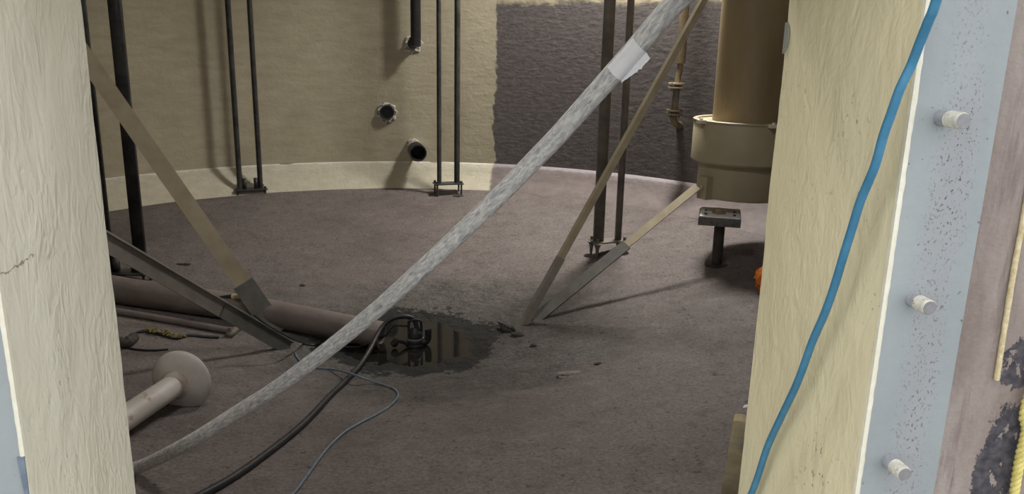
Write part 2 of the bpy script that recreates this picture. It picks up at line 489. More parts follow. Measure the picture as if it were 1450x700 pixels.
def make_water():
    m = Mat('dark_sump_water')
    m.color((0.012, 0.011, 0.010)); m.rough(.06)
    m.b.inputs['Specular IOR Level'].default_value = .5
    m.b.inputs['IOR'].default_value = 1.33
    m.bump(m.noise(m.coords(), 5, 2), .04, .01)
    return m.m
M_water = make_water()

# ------------------------------------------------------------------ setting
def tank_wall():
    bm = bmesh.new(); uvl = bm.loops.layers.uv.new('UVMap')
    # opening faces -Y; its edges stand just clear of the neck and are closed by a short splay
    xo1, xo0 = XR+.085, XL-.06
    a0 = math.atan2(xo1-CX, -math.sqrt(RT**2-(xo1-CX)**2))   # angle from +Y, clockwise
    a1 = math.atan2(xo0-CX, -math.sqrt(RT**2-(xo0-CX)**2))
    n = 220
    angs = [a1+(a0-a1)*i/n for i in range(n+1)]           # left jamb round the back to the right jamb
    zs = [-.02, .25, .5, .9, 1.3, 1.7, 2.0, 2.5, 3.0, ZC]
    rows = []
    for z in zs: rows.append([bm.verts.new((CX+RT*math.sin(a), CY+RT*math.cos(a), z)) for a in angs])
    for j in range(len(zs)-1):
        for i in range(n):
            f = bm.faces.new((rows[j][i], rows[j][i+1], rows[j+1][i+1], rows[j+1][i]))
            us = [angs[i]*RT, angs[i+1]*RT, angs[i+1]*RT, angs[i]*RT]; vs = [zs[j], zs[j], zs[j+1], zs[j+1]]
            for l, uu, vv in zip(f.loops, us, vs): l[uvl].uv = (uu, vv)
    for j in range(len(zs)-1):
        for col, xe in ((0, XL-.012+SPL), (n, XR+.012+SPL)):
            v0, v1 = rows[j][col], rows[j+1][col]
            e0 = bm.verts.new((xe, Y2-.004, zs[j])); e1 = bm.verts.new((xe, Y2-.004, zs[j+1]))
            f = bm.faces.new((v0, e0, e1, v1))
            for l in f.loops: l[uvl].uv = (angs[col]*RT, l.vert.co.z)
    # wall below the sill and above the head of the manway
    b0 = a0-2*math.pi
    for zl, zh in ((-.02, ZS), (ZT, ZC)):
        m = 10
        for i in range(m):
            p, q = [a1-(a1-b0)*k/m for k in (i, i+1)]
            vv = [bm.verts.new((CX+RT*math.sin(t), CY+RT*math.cos(t), z)) for t, z in ((p, zl), (q, zl), (q, zh), (p, zh))]
            f = bm.faces.new(vv)
            for l, (t, z) in zip(f.loops, ((p, zl), (q, zl), (q, zh), (p, zh))): l[uvl].uv = (t*RT, z)
    bmesh.ops.remove_doubles(bm, verts=bm.verts[:], dist=1e-4)
    struct(obj('wall_back', bm, M_wall))
tank_wall()

COVE = .245
def cove():
    bm = bmesh.new(); uvl = bm.loops.layers.uv.new('UVMap'); n = 220
    prof = [(RT+.002, COVE+.004), (RT-.012, COVE-.004), (RT-.05, .175), (RT-.10, .11), (RT-.165, .05), (RT-.235, .006), (RT-.26, -.02)]
    vv = [.275, .25, .18, .11, .06, .02, 0]
    rows = []
    for k, (r, z) in enumerate(prof):
        rows.append([bm.verts.new((CX+(r+(.008*noise.noise(Vector((math.sin(a)*9, math.cos(a)*9, k))) if k > 0 else 0))*math.sin(a), CY+r*math.cos(a),
                    z+(.006*noise.noise(Vector((math.sin(a)*14, math.cos(a)*14, 2*k))) if k > 1 else 0))) for a in [2*math.pi*i/n-math.pi for i in range(n+1)]])
    for j in range(len(prof)-1):
        for i in range(n):
            f = bm.faces.new((rows[j][i], rows[j][i+1], rows[j+1][i+1], rows[j+1][i]))
            a, b = [(2*math.pi*t/n-math.pi)*RT for t in (i, i+1)]
            for l, uv in zip(f.loops, ((a, vv[j]), (b, vv[j]), (b, vv[j+1]), (a, vv[j+1]))): l[uvl].uv = uv
    struct(obj('baseboard_back', bm, M_cove))
cove()

def floor_mesh():
    bm = bmesh.new()
    seg = 260
    radii = [0.0]
    r = 0.0
    while r < 1.2: r += .013; radii.append(r)
    while r < 3.75: r += .035; radii.append(r)
    prev = None
    for r in radii:
        if r == 0: ring = [bm.verts.new((SX, SY, floor_z(SX, SY)))]
        else:
            ring = []
            for k in range(seg):
                t = 2*math.pi*k/seg; x = SX+r*math.cos(t); y = SY+r*math.sin(t)
                d = math.hypot(x-CX, y-CY)
                if d > RT-.02: f_ = (RT-.02)/d; x = CX+(x-CX)*f_; y = CY+(y-CY)*f_
                ring.append(bm.verts.new((x, y, floor_z(x, y))))
        if prev:
            for k in range(seg):
                k2 = (k+1) % seg
                if len(prev) == 1: bm.faces.new((prev[0], ring[k], ring[k2]))
                else: bm.faces.new((prev[k], ring[k], ring[k2], prev[k2]))
        prev = ring
    bmesh.ops.dissolve_degenerate(bm, dist=1e-5, edges=bm.edges[:])
    struct(obj('floor', bm, M_floor))
floor_mesh()

HX, HY, HR = 2.05, 7.0, .33
def ceiling():
    bm = bmesh.new(); n = 96
    def ring(cx, cy, r, z): return [bm.verts.new((cx+r*math.sin(2*math.pi*k/n), cy+r*math.cos(2*math.pi*k/n), z)) for k in range(n)]
    a = ring(CX, CY, RT+.3, ZC); b = ring(HX, HY, HR, ZC); c = ring(HX, HY, HR, ZC+.35)
    d = ring(CX, CY, RT+.3, ZC+.15)
    for p, q in ((a, b), (b, c), (d, a)):
        for k in range(n): bm.faces.new((p[k], p[(k+1) % n], q[(k+1) % n], q[k]))
    bm.faces.new(d[::-1])
    struct(obj('ceiling', bm, M_roof))
ceiling()

def plate(bm, lo, hi, nu, nv, mat=0): return box(bm, lo, hi, 0, mat)

def manway():
    T = .016
    for name, x0, x1, m in (('trim_1', XL-T, XL, M_revealL), ('trim_2', XR, XR+T, M_revealR)):
        bm = bmesh.new()
        xi = x1 if name == 'trim_1' else x0
        xo = x0 if name == 'trim_1' else x1
        ny, nz = 40, 150
        sgn = 1 if name == 'trim_1' else -1
        g = []
        for j in range(nz+1):
            z = ZS-.02+(ZT-ZS+.04)*j/nz; row = []
            for i in range(ny+1):
                y = Y1+(Y2-Y1)*i/ny
                h = .0022*noise.noise(Vector((y*9, z*5, 1+sgn)))+.0009*noise.noise(Vector((y*38, z*14, 7+sgn)))
                e = (.0012*abs(noise.noise(Vector((z*30, 3, sgn))))+.0006) if i == 0 else .0012*noise.noise(Vector((z*30, 3, sgn))) if i == ny else 0
                if i == ny: e += .0015*noise.noise(Vector((z*7, 9, sgn)))
                row.append(bm.verts.new((xi+SPL*i/ny+sgn*h*(0 if i in (0,) else 1), y+e, z)))
            g.append(row)
        for j in range(nz):
            for i in range(ny): bm.faces.new((g[j][i], g[j][i+1], g[j+1][i+1], g[j+1][i]))
        back = [[bm.verts.new((xo+SPL*i/ny, g[j][i].co.y, g[j][i].co.z)) for i in (0, ny)] for j in range(nz+1)]
        for j in range(nz):
            bm.faces.new((back[j][0], back[j][1], back[j+1][1], back[j+1][0]))
            bm.faces.new((g[j][0], back[j][0], back[j+1][0], g[j+1][0]))
            bm.faces.new((g[j][ny], back[j][1], back[j+1][1], g[j+1][ny]))
        struct(obj(name, bm, m, angle=60))
    bm = bmesh.new(); box(bm, (XL-T, Y1, ZT), (XR+T, Y2, ZT+T)); struct(obj('trim_3', bm, M_revealR, smooth=False))
    bm = bmesh.new(); box(bm, (XL-T, Y1, ZS-T), (XR+T, Y2, ZS)); struct(obj('trim_4', bm, M_revealL, smooth=False))
    # flange: one flat frame
    bm = bmesh.new()
    xo0, xo1, zo0, zo1 = XL-.128, XR+.131, ZS-.13, ZT+.13
    yf, yb = Y1, Y1+.03
    def loop(y, o): return [bm.verts.new(p) for p in ([(xo0, y, zo0), (xo1, y, zo0), (xo1, y, zo1), (xo0, y, zo1)] if o else [(XL-.003, y, ZS-.004), (XR+.003, y, ZS-.004), (XR+.003, y, ZT+.004), (XL-.003, y, ZT+.004)])]
    fo, fi, bo, bi = loop(yf, 1), loop(yf, 0), loop(yb, 1), loop(yb, 0)
    for p, q in ((fo, fi), (bo, bi), (fo, bo), (fi, bi)):
        for k in range(4): bm.faces.new((p[k], p[(k+1) % 4], q[(k+1) % 4], q[k]))
    for v in bm.verts: v.co.y -= .0 if v.co.y > Y1+.01 else .0005
    struct(obj('trim_5', bm, M_flange, smooth=False))
    # ragged paint lip along the two visible flange edges
    for name, x, sgn in (('trim_6', XL, -1), ('trim_7', XR, 1)):
        bm = bmesh.new(); n = 260; rows = []
        for i in range(n+1):
            z = ZS+(ZT-ZS)*i/n
            w = .0065+.0014*noise.noise(Vector((z*16, sgn*3, 0)))+.001*noise.noise(Vector((z*60, sgn*3, 4)))
            w = max(.0015, w)
            if sgn < 0: w *= .72
            rows.append([bm.verts.new(p) for p in ((x-sgn*.001, Y1+.006, z), (x-sgn*.0015, Y1-.0012, z), (x+sgn*w*.5, Y1-.0026, z), (x+sgn*w, Y1-.0004, z))])
        for a, b in zip(rows, rows[1:]):
            for k in range(3): bm.faces.new((a[k], a[k+1], b[k+1], b[k]))
        struct(obj(name, bm, M_lip))
    # outer wall slab the neck is let into
    bm = bmesh.new()
    ys, ye = 1.045, 1.33
    X0, X1, Z0, Z1 = -3.2, 3.4, -.1, 3.6
    def lp(y, o): return [bm.verts.new(p) for p in ([(X0, y, Z0), (X1, y, Z0), (X1, y, Z1), (X0, y, Z1)] if o else [(XL-T, y, ZS-T), (XR+T, y, ZS-T), (XR+T, y, ZT+T), (XL-T, y, ZT+T)])]
    fo, fi, bo, bi = lp(ys, 1), lp(ys, 0), lp(ye, 1), lp(ye, 0)
    for p, q in ((fo, fi), (bo, bi), (fo, bo), (fi, bi)):
        for k in range(4): bm.faces.new((p[k], p[(k+1) % 4], q[(k+1) % 4], q[k]))
    struct(obj('wall_front', bm, M_outer, smooth=False))
    bm = bmesh.new(); box(bm, (-6, -7, -.25), (6, 1.045, -.1)); struct(obj('ground', bm, M_ground, smooth=False))
manway()

# paint chips on the manway: bare patches showing the undercoat
def chips():
    bm = bmesh.new()          # half-moon grey patch at the inner edge of the right reveal
    c = at(1119, 53, 0).copy() if False else None
    d = ray(1113, 53); p = d*((XR+SPL)/d.x)+Vector((0, 0, CAMZ))
    vs = []
    zc = p.z
    prof = [(0, .026), (.006, .026), (.012, .019), (.0155, .006), (.0155, -.006), (.012, -.017), (.006, -.025), (0, -.029)]
    ye = Y2-.0008
    for s, dx in ((0, 0), (1, .0008)):
        vs.append([bm.verts.new((XR+SPL-.0042+dx*4, ye-a, zc+b)) for a, b in prof])
    bm.faces.new(vs[0]); bm.faces.new(vs[1][::-1])
    for k in range(len(prof)):
        k2 = (k+1) % len(prof); bm.faces.new((vs[0][k], vs[0][k2], vs[1][k2], vs[1][k]))
    struct(obj('trim_8', bm, M_greychip, smooth=False))
    bm = bmesh.new()          # slate blue sliver low on the left flange edge
    d = ray(32, 646); q = d*(Y1/d.y)+Vector((0, 0, CAMZ))
    prof = [(.0045, 0), (-.0045, 0), (-.003, -.035), (-.001, -.075), (.0035, -.075), (.0042, -.03)]
    vs = [[bm.verts.new((XL-.003+a, y, q.z+b)) for a, b in prof] for y in (Y1-.0034, Y1-.0004)]
    bm.faces.new(vs[0]); bm.faces.new(vs[1][::-1])
    for k in range(len(prof)):
        k2 = (k+1) % len(prof); bm.faces.new((vs[0][k], vs[0][k2], vs[1][k2], vs[1][k]))
    struct(obj('trim_9', bm, M_bluechip, smooth=False))
chips()

# ------------------------------------------------------------------ studs in the flange
for (px, py), L, lab in (((1332, 167), .048, 'uppermost threaded stud sticking out of the blue-grey flange, level with the white taped label'),
                         ((1292, 424), .041, 'middle threaded stud of the three on the blue-grey flange'),
                         ((1258, 652), .043, 'lowest threaded stud of the three on the blue-grey flange')):
    b = at(px, py, Y1)
    t = thing('threaded_stud', b, lab, 'stud', 'studs on the right flange')
    bm = bmesh.new()
    lathe(bm, b+Vector((0, .012, 0)), (0, -1, 0), [(0, 0), (0, .0112), (.012+L*.42, .0112)], 24)
    obj('shank', bm, M_stud, t)
    bm = bmesh.new(); prof = [(L*.40, .0105)]
    k = 0; h = L*.40
    while h < L-.004:
        prof += [(h+.0006, .0117), (h+.0015, .0108)]; h += .0022
    prof += [(L-.0025, .0114), (L-.0005, .0102)]
    lathe(bm, b, (0, -1, 0), prof, 24); q = obj('thread', bm, M_studpaint, t, angle=80); q['label'] = 'cream paint splashed on the thread'
    bm = bmesh.new(); lathe(bm, b, (0, -1, 0), [(L-.001, .0104), (L, .0098), (L, 0)], 24)
    q = obj('end_face', bm, M_studend, t); q['label'] = 'bare dark steel end'

# ------------------------------------------------------------------ long bent pipe
HOSE = [(961, 0, 1.74), (894, 75, 1.79), (800, 181, 1.88), (762, 221, 1.92), (691, 293, 1.99), (592, 386, 2.09), (508, 460, 2.20), (405, 540, 2.34), (335, 585, 2.44), (260, 631, 2.54), (188, 664, 2.60)]
RH = .0238
hp = [at(*p) for p in HOSE]
hp[-1] = on_floor(188, 664, RH)
p = hp[-1]
low = [Vector((p.x-.12, p.y+.03, floor_z(p.x-.12, p.y+.03)+RH))]
hpts = [Vector((.93, 1.665, 2.02)), Vector((.80, 1.70, 1.80))]+hp+low
hs = spline(hpts, 12)
def tube_uv(name, pts, r, mat, seg=24, parent=None):
    bm = bmesh.new(); uvl = bm.loops.layers.uv.new('UVMap')
    rings = tube(bm, pts, r, seg, True)
    acc = [0]
    for a, b in zip(pts, pts[1:]): acc.append(acc[-1]+(b-a).length)
    idx = {}
    for i, rg in enumerate(rings):
        for k, v in enumerate(rg): idx[v] = (i, k)
    for f in bm.faces:
        ks = [idx[l.vert][1] for l in f.loops]
        wrap = max(ks)-min(ks) > seg//2
        for l in f.loops:
            i, k = idx[l.vert]
            if wrap and k == 0: k = seg
            l[uvl].uv = (k/seg, acc[i]*4)
    return obj(name, bm, mat, parent, angle=60)
t = thing('bent_pipe', hs[-1], 'long pale grey scuffed pipe bending diagonally down through the opening', 'pipe')
tube_uv('pipe_body', hs, RH, M_hose, 28, t)
def tape():
    # short wrap of white tape with a free flap on the right
    i0 = min(range(len(hs)), key=lambda i: (hs[i]-at(905, 65, 1.78)).length)
    i1 = min(range(len(hs)), key=lambda i: (hs[i]-at(872, 101, 1.81)).length)
    a, b = hs[i0], hs[i1]
    d = (b-a).normalized()
    cen = (a+b)/2
    toc = (Vector((0, 0, CAMZ))-cen); toc = (toc-d*toc.dot(d)).normalized()
    side = d.cross(toc)                       # across the pipe
    if side.z > 0: side = -side               # side -> lower right in view
    bm = bmesh.new()
    nu, nv = 22, 26
    L = (b-a).length*1.02
    g0, g1 = [], []
    for j in range(nv+1):
        s = j/nv
        row, row2 = [], []
        for i in range(nu+1):
            q = i/nu
            ang0 = R_(-52)                    # left torn edge lies on the pipe
            tear = .12*noise.noise(Vector((s*9, 2, 0))) if True else 0
            ang = ang0+tear*(1-q)+(R_(88)-ang0)*min(1, q/.72)
            rr = RH+.0012
            if q <= .72:
                pos = toc*math.cos(ang)*rr+side*math.sin(ang)*rr
            else:                             # flap stands off, tangentially away from the pipe
                e = (q-.72)/.28
                ext = .020*(1-.75*max(0, s-.35)/.65+ .18*noise.noise(Vector((s*13, 5, 1)))*min(1, 3*s))
                base = toc*math.cos(R_(88))*rr+side*math.sin(R_(88))*rr
                pos = base+(side*.75+toc*.35)*ext*e+toc*.004*math.sin(e*2.4)
            al = a+d*(L*s)+d*(.010*(q-.3)*(1-.2*s))
            row.append(bm.verts.new(al+pos)); row2.append(bm.verts.new(al+pos*(1-.0006/max(pos.length, .01))-toc*.0004))
        g0.append(row); g1.append(row2)
    for g in (g0, g1):
        for j in range(nv):
            for i in range(nu): bm.faces.new((g[j][i], g[j][i+1], g[j+1][i+1], g[j+1][i]))
    for j in range(nv):
        for i in (0, nu): bm.faces.new((g0[j][i], g0[j+1][i], g1[j+1][i], g1[j][i]))
    for i in range(nu):
        for j in (0, nv): bm.faces.new((g0[j][i], g0[j][i+1], g1[j][i+1], g1[j][i]))
    q = obj('tape_flag', bm, M_tape, t, angle=50); q['label'] = 'torn white tape wrapped round the pipe'
tape()

# ------------------------------------------------------------------ blue hose on the right reveal
BH = [(1326, 0), (1316, 27), (1302, 62), (1290, 93), (1274, 127), (1262, 161), (1251, 192), (1240, 232), (1230, 257), (1218, 286), (1207, 322), (1194, 364), (1181, 407), (1167, 446), (1150, 485), (1130, 540), (1109, 585), (1087, 633), (1065, 697)]
pts = []
for i, (px, py) in enumerate(BH):
    d = ray(px, py); s = i/(len(BH)-1)
    x = .652-.016*math.sin(s*math.pi)-.004*s
    if i < 4: x = .650
    pts.append(d*(x/d.x)+Vector((0, 0, CAMZ)))
d0 = (pts[0]-pts[2]).normalized()
pts = [pts[0]+Vector((d0.x*.5, -.10, .30)), pts[0]+Vector((d0.x*.2, -.03, .12))]+pts
e = pts[-1]
pts += [e+Vector((-.012, .05, -.12)), e+Vector((-.02, .10, -.19)), Vector((e.x-.03, Y2+.08, ZS+.06)), Vector((e.x-.04, Y2+.20, ZS-.10)), Vector((e.x-.06, Y2+.26, .14))]
bm = bmesh.new(); tube(bm, spline(pts, 8), .0064, 14)
tag(obj('blue_hose', bm, M_blue), 'bright blue hose hanging down the cream right side of the opening', 'hose')

# ------------------------------------------------------------------ cords outside
bm = bmesh.new()
cp = [at(px, py, 1.0415) for px, py in ((1476, 130), (1463, 220), (1450, 305), (1437, 375), (1424, 455), (1411, 538))]
up_ = (cp[0]-cp[1]).normalized(); cp = [cp[0]+up_*1.5, cp[0]+up_*.75]+cp
cs = spline(cp, 12)
tube(bm, cs, [.0042+.0006*noise.noise(p*160) for p in cs], 10)
tag(obj('cream_cord', bm, M_cord), 'rough cream cord end hanging on the brown outer wall right of the flange', 'cord')
def rope():
    bm = bmesh.new()
    cen = [at(px, py, 1.034) for px, py in ((1462, 540), (1453, 610), (1444, 650), (1436, 700), (1428, 760))]
    cen += [cen[-1]+Vector((-.02, -.02, -.25)), Vector((cen[-1].x-.04, .98, .1)), Vector((cen[-1].x-.05, .9, -.085))]
    cen = [Vector((cen[0].x+.22, 1.034, cen[0].z+1.9)), Vector((cen[0].x+.13, 1.034, cen[0].z+1.1)), Vector((cen[0].x+.06, 1.034, cen[0].z+.45))]+cen
    cl = spline(cen, 24)
    for s in range(3):
        pp = []
        acc = 0
        for i, p in enumerate(cl):
            if i: acc += (cl[i]-cl[i-1]).length
            tdir = (cl[min(i+1, len(cl)-1)]-cl[max(i-1, 0)]).normalized()
            u = tdir.cross(Vector((0, 1, 0))).normalized(); v = tdir.cross(u)
            a = acc*2*math.pi/.030+s*2*math.pi/3
            pp.append(p+(u*math.cos(a)+v*math.sin(a))*.0038)
        tube(bm, pp, .0042, 8)
    tag(obj('yellow_rope', bm, M_yrope, angle=80), 'yellow twisted rope hanging over the dark tar patch outside', 'rope')
rope()

# ------------------------------------------------------------------ guide rails
def rail(px_a, px_b, wa, wb, square_a, square_b, mat, label, legh=.07, gusset=False, ztop=ZC-.02, back_a=0., uprights=False):
    """two upright bars on a bolted foot plate; px = where each bar meets the plate"""
    A = on_floor(*px_a, lift=legh); B = on_floor(*px_b, lift=legh)
    mid = (A+B)/2
    zpl = mid.z
    A.z = B.z = zpl
    fl = min(floor_z(*(A.xy)), floor_z(*(B.xy)))
    t = thing('guide_rail', (mid.x, mid.y, fl), label, 'guide rail', 'pairs of upright guide bars')
    d = Vector((B.x-A.x, B.y-A.y, 0)).normalized(); s = Vector((-d.y, d.x, 0))
    for P, w, sq in ((A, wa, square_a), (B, wb, square_b)):
        bm = bmesh.new()
        top = Vector((P.x, P.y, ztop))
        if sq: prism(bm, Vector((P.x, P.y, zpl)), top, [(-w/2, -w*.3), (w/2, -w*.3), (w/2, w*.3), (-w/2, w*.3)], up=s if False else (0, 1, 0))
        else: tube(bm, [Vector((P.x, P.y, zpl)), top], w/2, 16)
        obj('bar', bm, mat, t)
    sp = (B-A).length/2
    mtx = Matrix.Translation(mid) @ Matrix(((d.x, s.x, 0, 0), (d.y, s.y, 0, 0), (0, 0, 1, 0), (0, 0, 0, 1)))
    bm = bmesh.new()
    hl, hw = sp+.055, .075
    box(bm, (-hl, -hw, -.012), (hl, hw, 0), .002, mtx=mtx)
    obj('foot_plate', bm, mat, t)
    for i, (sx, sy) in enumerate(((-1, -1), (1, -1), (1, 1), (-1, 1))):
        P = mtx @ Vector((sx*(hl-.022), sy*(hw-.02), 0))
        zf = floor_z(P.x, P.y)
        r = math.hypot(P.x-CX, P.y-CY)
        if r > RT-.26: zf = max(zf, .245*((r-(RT-.26))/.26)**1.6)
        zf = min(zf, zpl-.02)
        bm = bmesh.new()
        if gusset:
            lathe(bm, (P.x, P.y, zpl+.03), (0, 0, -1), [(0, 0), (0, .012), (.028, .012), (.042, .045), (.055, .026), (.085, .016), (zpl+.03-zf+.005, .009), (zpl+.03-zf+.005, 0)], 12)
        else:
            lathe(bm, (P.x, P.y, zpl+.022), (0, 0, -1), [(0, 0), (0, .012), (.02, .013), (.022, .016), (.036, .016), (.038, .0095), (zpl+.022-zf+.005, .0095), (zpl+.022-zf+.005, 0)], 10)
        obj('foot_bolt', bm, mat, t)
    if uprights:
        for sx in (-1, 1):
            bm = bmesh.new()
            x = sx*(sp-wa*.5-.018)
            prism(bm, mtx @ Vector((x, 0, -.001)), mtx @ Vector((x, 0, .10)), rect(.03, .05), up=s)
            obj('upright_lug', bm, mat, t)
    return t
rail((156, 381), (201, 388), .055, .075, True, True, M_black, 'black pair of upright bars half hidden behind the cream left side', .06, uprights=True)
rail((340, 268), (369, 266), .052, .05, False, False, M_black, 'black pair of round guide bars standing before the bare cream wall', .05, uprights=True)
rail((622, 260), (647, 258), .046, .058, False, False, M_black, 'black pair of guide bars near the edge of the dark wall patch', .115)
rail((847, 343), (875, 337), .080, .05, True, True, M_darkbrown, 'brown pair of guide bars on a spiky foot plate before the dark wall patch', .115, gusset=True)

# ------------------------------------------------------------------ right-hand column
colx, coly = 2.50, 5.75
def zat(px, py, y): return at(px, py, y).z
rs, rc, rk = .268, .405, .345
z_lip = zat(1050, 179, coly-rc); z_c0 = zat(1050, 240, coly-rc); z_k0 = zat(1050, 289, coly-rk)
tcol = thing('draft_tube', (colx, coly, z_k0), 'tan vertical tube with a wide buff collar hanging beside the right side', 'tube')
bm = bmesh.new(); lathe(bm, (colx, coly, 0), (0, 0, 1), [(z_lip-.05, rs), (ZC-.02, rs)], 48); obj('shaft', bm, M_column, tcol)
bm = bmesh.new(); lathe(bm, (colx, coly, 0), (0, 0, 1), [(z_c0, rk-.03), (z_c0+.004, rc-.012), (z_c0+.018, rc), (z_lip-.008, rc), (z_lip, rc-.006), (z_lip, rs-.01)], 48); obj('collar', bm, M_collar, tcol)
bm = bmesh.new(); lathe(bm, (colx, coly, 0), (0, 0, 1), [(z_c0+.02, rk), (z_k0+.02, rk), (z_k0, rk-.014), (z_k0, .30), (z_k0+.08, .30), (z_k0+.08, 0)], 48); obj('skirt', bm, M_collar, tcol)
# top lip of pale bead and its corner lugs
bm = bmesh.new()
lathe(bm, (colx, coly, 0), (0, 0, 1), [(z_lip-.002, rc+.004), (z_lip+.010, rc+.006), (z_lip+.016, rc-.004), (z_lip+.013, rc-.03), (z_lip-.002, rc-.035)], 48)
obj('lip_bead', bm, M_collar, tcol)
for ang in (R_(196), R_(-18), R_(90), R_(270)):
    P = Vector((colx+math.cos(ang)*(rc+.02), coly+math.sin(ang)*(rc+.02), z_lip+.004))
    bm = bmesh.new()
    o_ = Vector((math.cos(ang), math.sin(ang), 0))
    prism(bm, P-o_*.05, P+o_*.03, [(-.03, -.012), (.03, -.012), (.026, .012), (-.026, .012)])
    lathe(bm, P+o_*.008, (0, 0, 1), [(.0, .014), (.026, .014), (.028, 0)], 8)
    obj('lip_lug', bm, M_lip, tcol)
lug_ang = []
for px, zz in ((983, 265), (1086, 255)):
    ang = R_(200) if px < 1000 else R_(-62)
    o_ = Vector((math.cos(ang), math.sin(ang), 0)); zc = zat(px, zz, coly-.1)
    P = Vector((colx, coly, zc))+o_*rk
    bm = bmesh.new()
    prism(bm, P-o_*.03, P+o_*.055, rect(.10, .17))
    lathe(bm, P+o_*.055, o_, [(0, .02), (.016, .02), (.018, 0)], 6)
    obj('side_lug', bm, M_collar, tcol)

# concrete block under the tube, with a short dark cylinder below it
yb_ = 5.52
bl = at(988, 319, yb_)
dd = Vector((1, -.40, 0)).normalized(); nn = Vector((-dd.y, dd.x, 0))
r2 = ray(1049, 319); k2 = (bl.x*dd.y-bl.y*dd.x)/(r2.x*dd.y-r2.y*dd.x); wid = Vector((r2.x*k2-bl.x, r2.y*k2-bl.y, 0)).length
zb = bl.z; zt = at(988, 307, yb_).z
mtx = Matrix.Translation(Vector((bl.x, bl.y, 0))) @ Matrix(((dd.x, nn.x, 0, 0), (dd.y, nn.y, 0, 0), (0, 0, 1, 0), (0, 0, 0, 1)))
pc = mtx @ Vector((wid*.52, .13, 0))
zf = floor_z(pc.x, pc.y)-.004
tb = thing('support_block', Vector((pc.x, pc.y, zf)), 'grey concrete block with white top plate above a dark cylinder below the tan tube', 'block')
bm = bmesh.new(); vs = box(bm, (0, 0, zb), (wid, .36, zt), .006, mtx=mtx)
obj('block_body', bm, M_plinth, tb, angle=30)
bm = bmesh.new(); box(bm, (.008, .004, zt-.001), (wid-.006, .355, zt+.009), .002, mtx=mtx)
q = obj('top_plate', bm, M_white, tb); q['label'] = 'white top plate'
bm = bmesh.new()
lathe(bm, mtx @ Vector((wid*.47, .13, zt+.009)), (0, 0, 1), [(0, .05), (.012, .05), (.016, .03), (.04, .026), (.04, 0)], 16)
q = obj('centre_stub', bm, M_column, tb); q['label'] = 'rusty brown round stub'
for fx, fy_ in ((.16, .07), (.84, .07), (.84, .2), (.16, .2)):
    bm = bmesh.new(); lathe(bm, mtx @ Vector((wid*fx, fy_, zt+.008)), (0, 0, 1), [(0, .011), (.012, .011), (.012, 0)], 6); obj('anchor_bolt', bm, M_darkbrown, tb)
bm = bmesh.new(); lathe(bm, (pc.x, pc.y, zf), (0, 0, 1), [(0, 0), (0, .09), (.012, .09), (.014, .04), (zb-zf-.01, .04), (zb-zf-.008, .075), (zb-zf+.002, .075)], 24)
q = obj('cylinder', bm, M_cyldark, tb); q['label'] = 'dark brown cylinder'

# ------------------------------------------------------------------ braces
def brace(name, foot, head, label, split, poly, up, matU, matL, ext=0.0, polyL=None, label_low='bare grey-primed lower end'):
    d = (head-foot).normalized()
    head2 = head+d*ext
    sp = foot+d*((head-foot).length*split)
    t = thing(name, foot, label, 'brace')
    bm = bmesh.new(); prism(bm, sp-d*.01, head2, poly, up); obj('bar', bm, matU, t, smooth=False)
    bm = bmesh.new(); prism(bm, foot-d*.01, sp, polyL or poly, up); q = obj('lower_end', bm, matL, t, smooth=False); q['label'] = label_low
    return t
def Lsec(a, b, th): return [(0, 0), (a, 0), (a, th), (th, th), (th, b), (0, b)]
toward = lambda p: (Vector((0, 0, CAMZ))-p).normalized()
# right pair
fC = on_floor(741, 461); hC = at(997, 0, 5.55)
upv = toward(fC).cross((hC-fC).normalized())
brace('steel_brace', fC, hC, 'tan angle iron brace rising steeply from floor to the tan tube', .205, [(-.032, -.022), (-.012, -.004), (.026, -.012), (.026, -.020), (-.010, -.012), (-.028, -.028)], toward(fC), M_steel_tan, M_steel_bgrey, ext=.05,
      polyL=[(-.034, -.024), (-.012, .0), (.032, -.008), (.032, -.020), (-.010, -.012), (-.030, -.03)])
fD = on_floor(757, 453); lugp = Vector((colx+math.cos(R_(200))*(rk+.10), coly+math.sin(R_(200))*(rk+.10), zat(982, 263, coly-.1)))
brace('steel_brace', fD, lugp, 'low tan flat bar brace running from floor to the lug on the buff collar', .545, rect(.058, .012), toward(fD)+Vector((0, 0, .7)), M_steel_tan, M_steel_grey,
      polyL=rect(.078, .018))
# left pair
fA = on_floor(392, 470); hA = at(120, 80, 5.25)
brace('steel_brace', fA, hA, 'wide tan flat bar brace slanting up to the left in front of the cream wall', .185, rect(.105, .014), toward(fA), M_steel_tan, M_steel_grey, ext=1.9, polyL=rect(.135, .02))
fB = on_floor(409, 493); hB = at(148, 342, 3.95)
brace('steel_brace', fB, hB, 'low grey angle iron brace crossing the floor pipe at left', .42, [(-.045, -.01), (.045, -.01), (.045, .028), (.036, .028), (.036, -.002), (-.045, -.002)], toward(fB)+Vector((0, 0, .35)), M_steel_bgrey, M_steel_grey, ext=1.7)

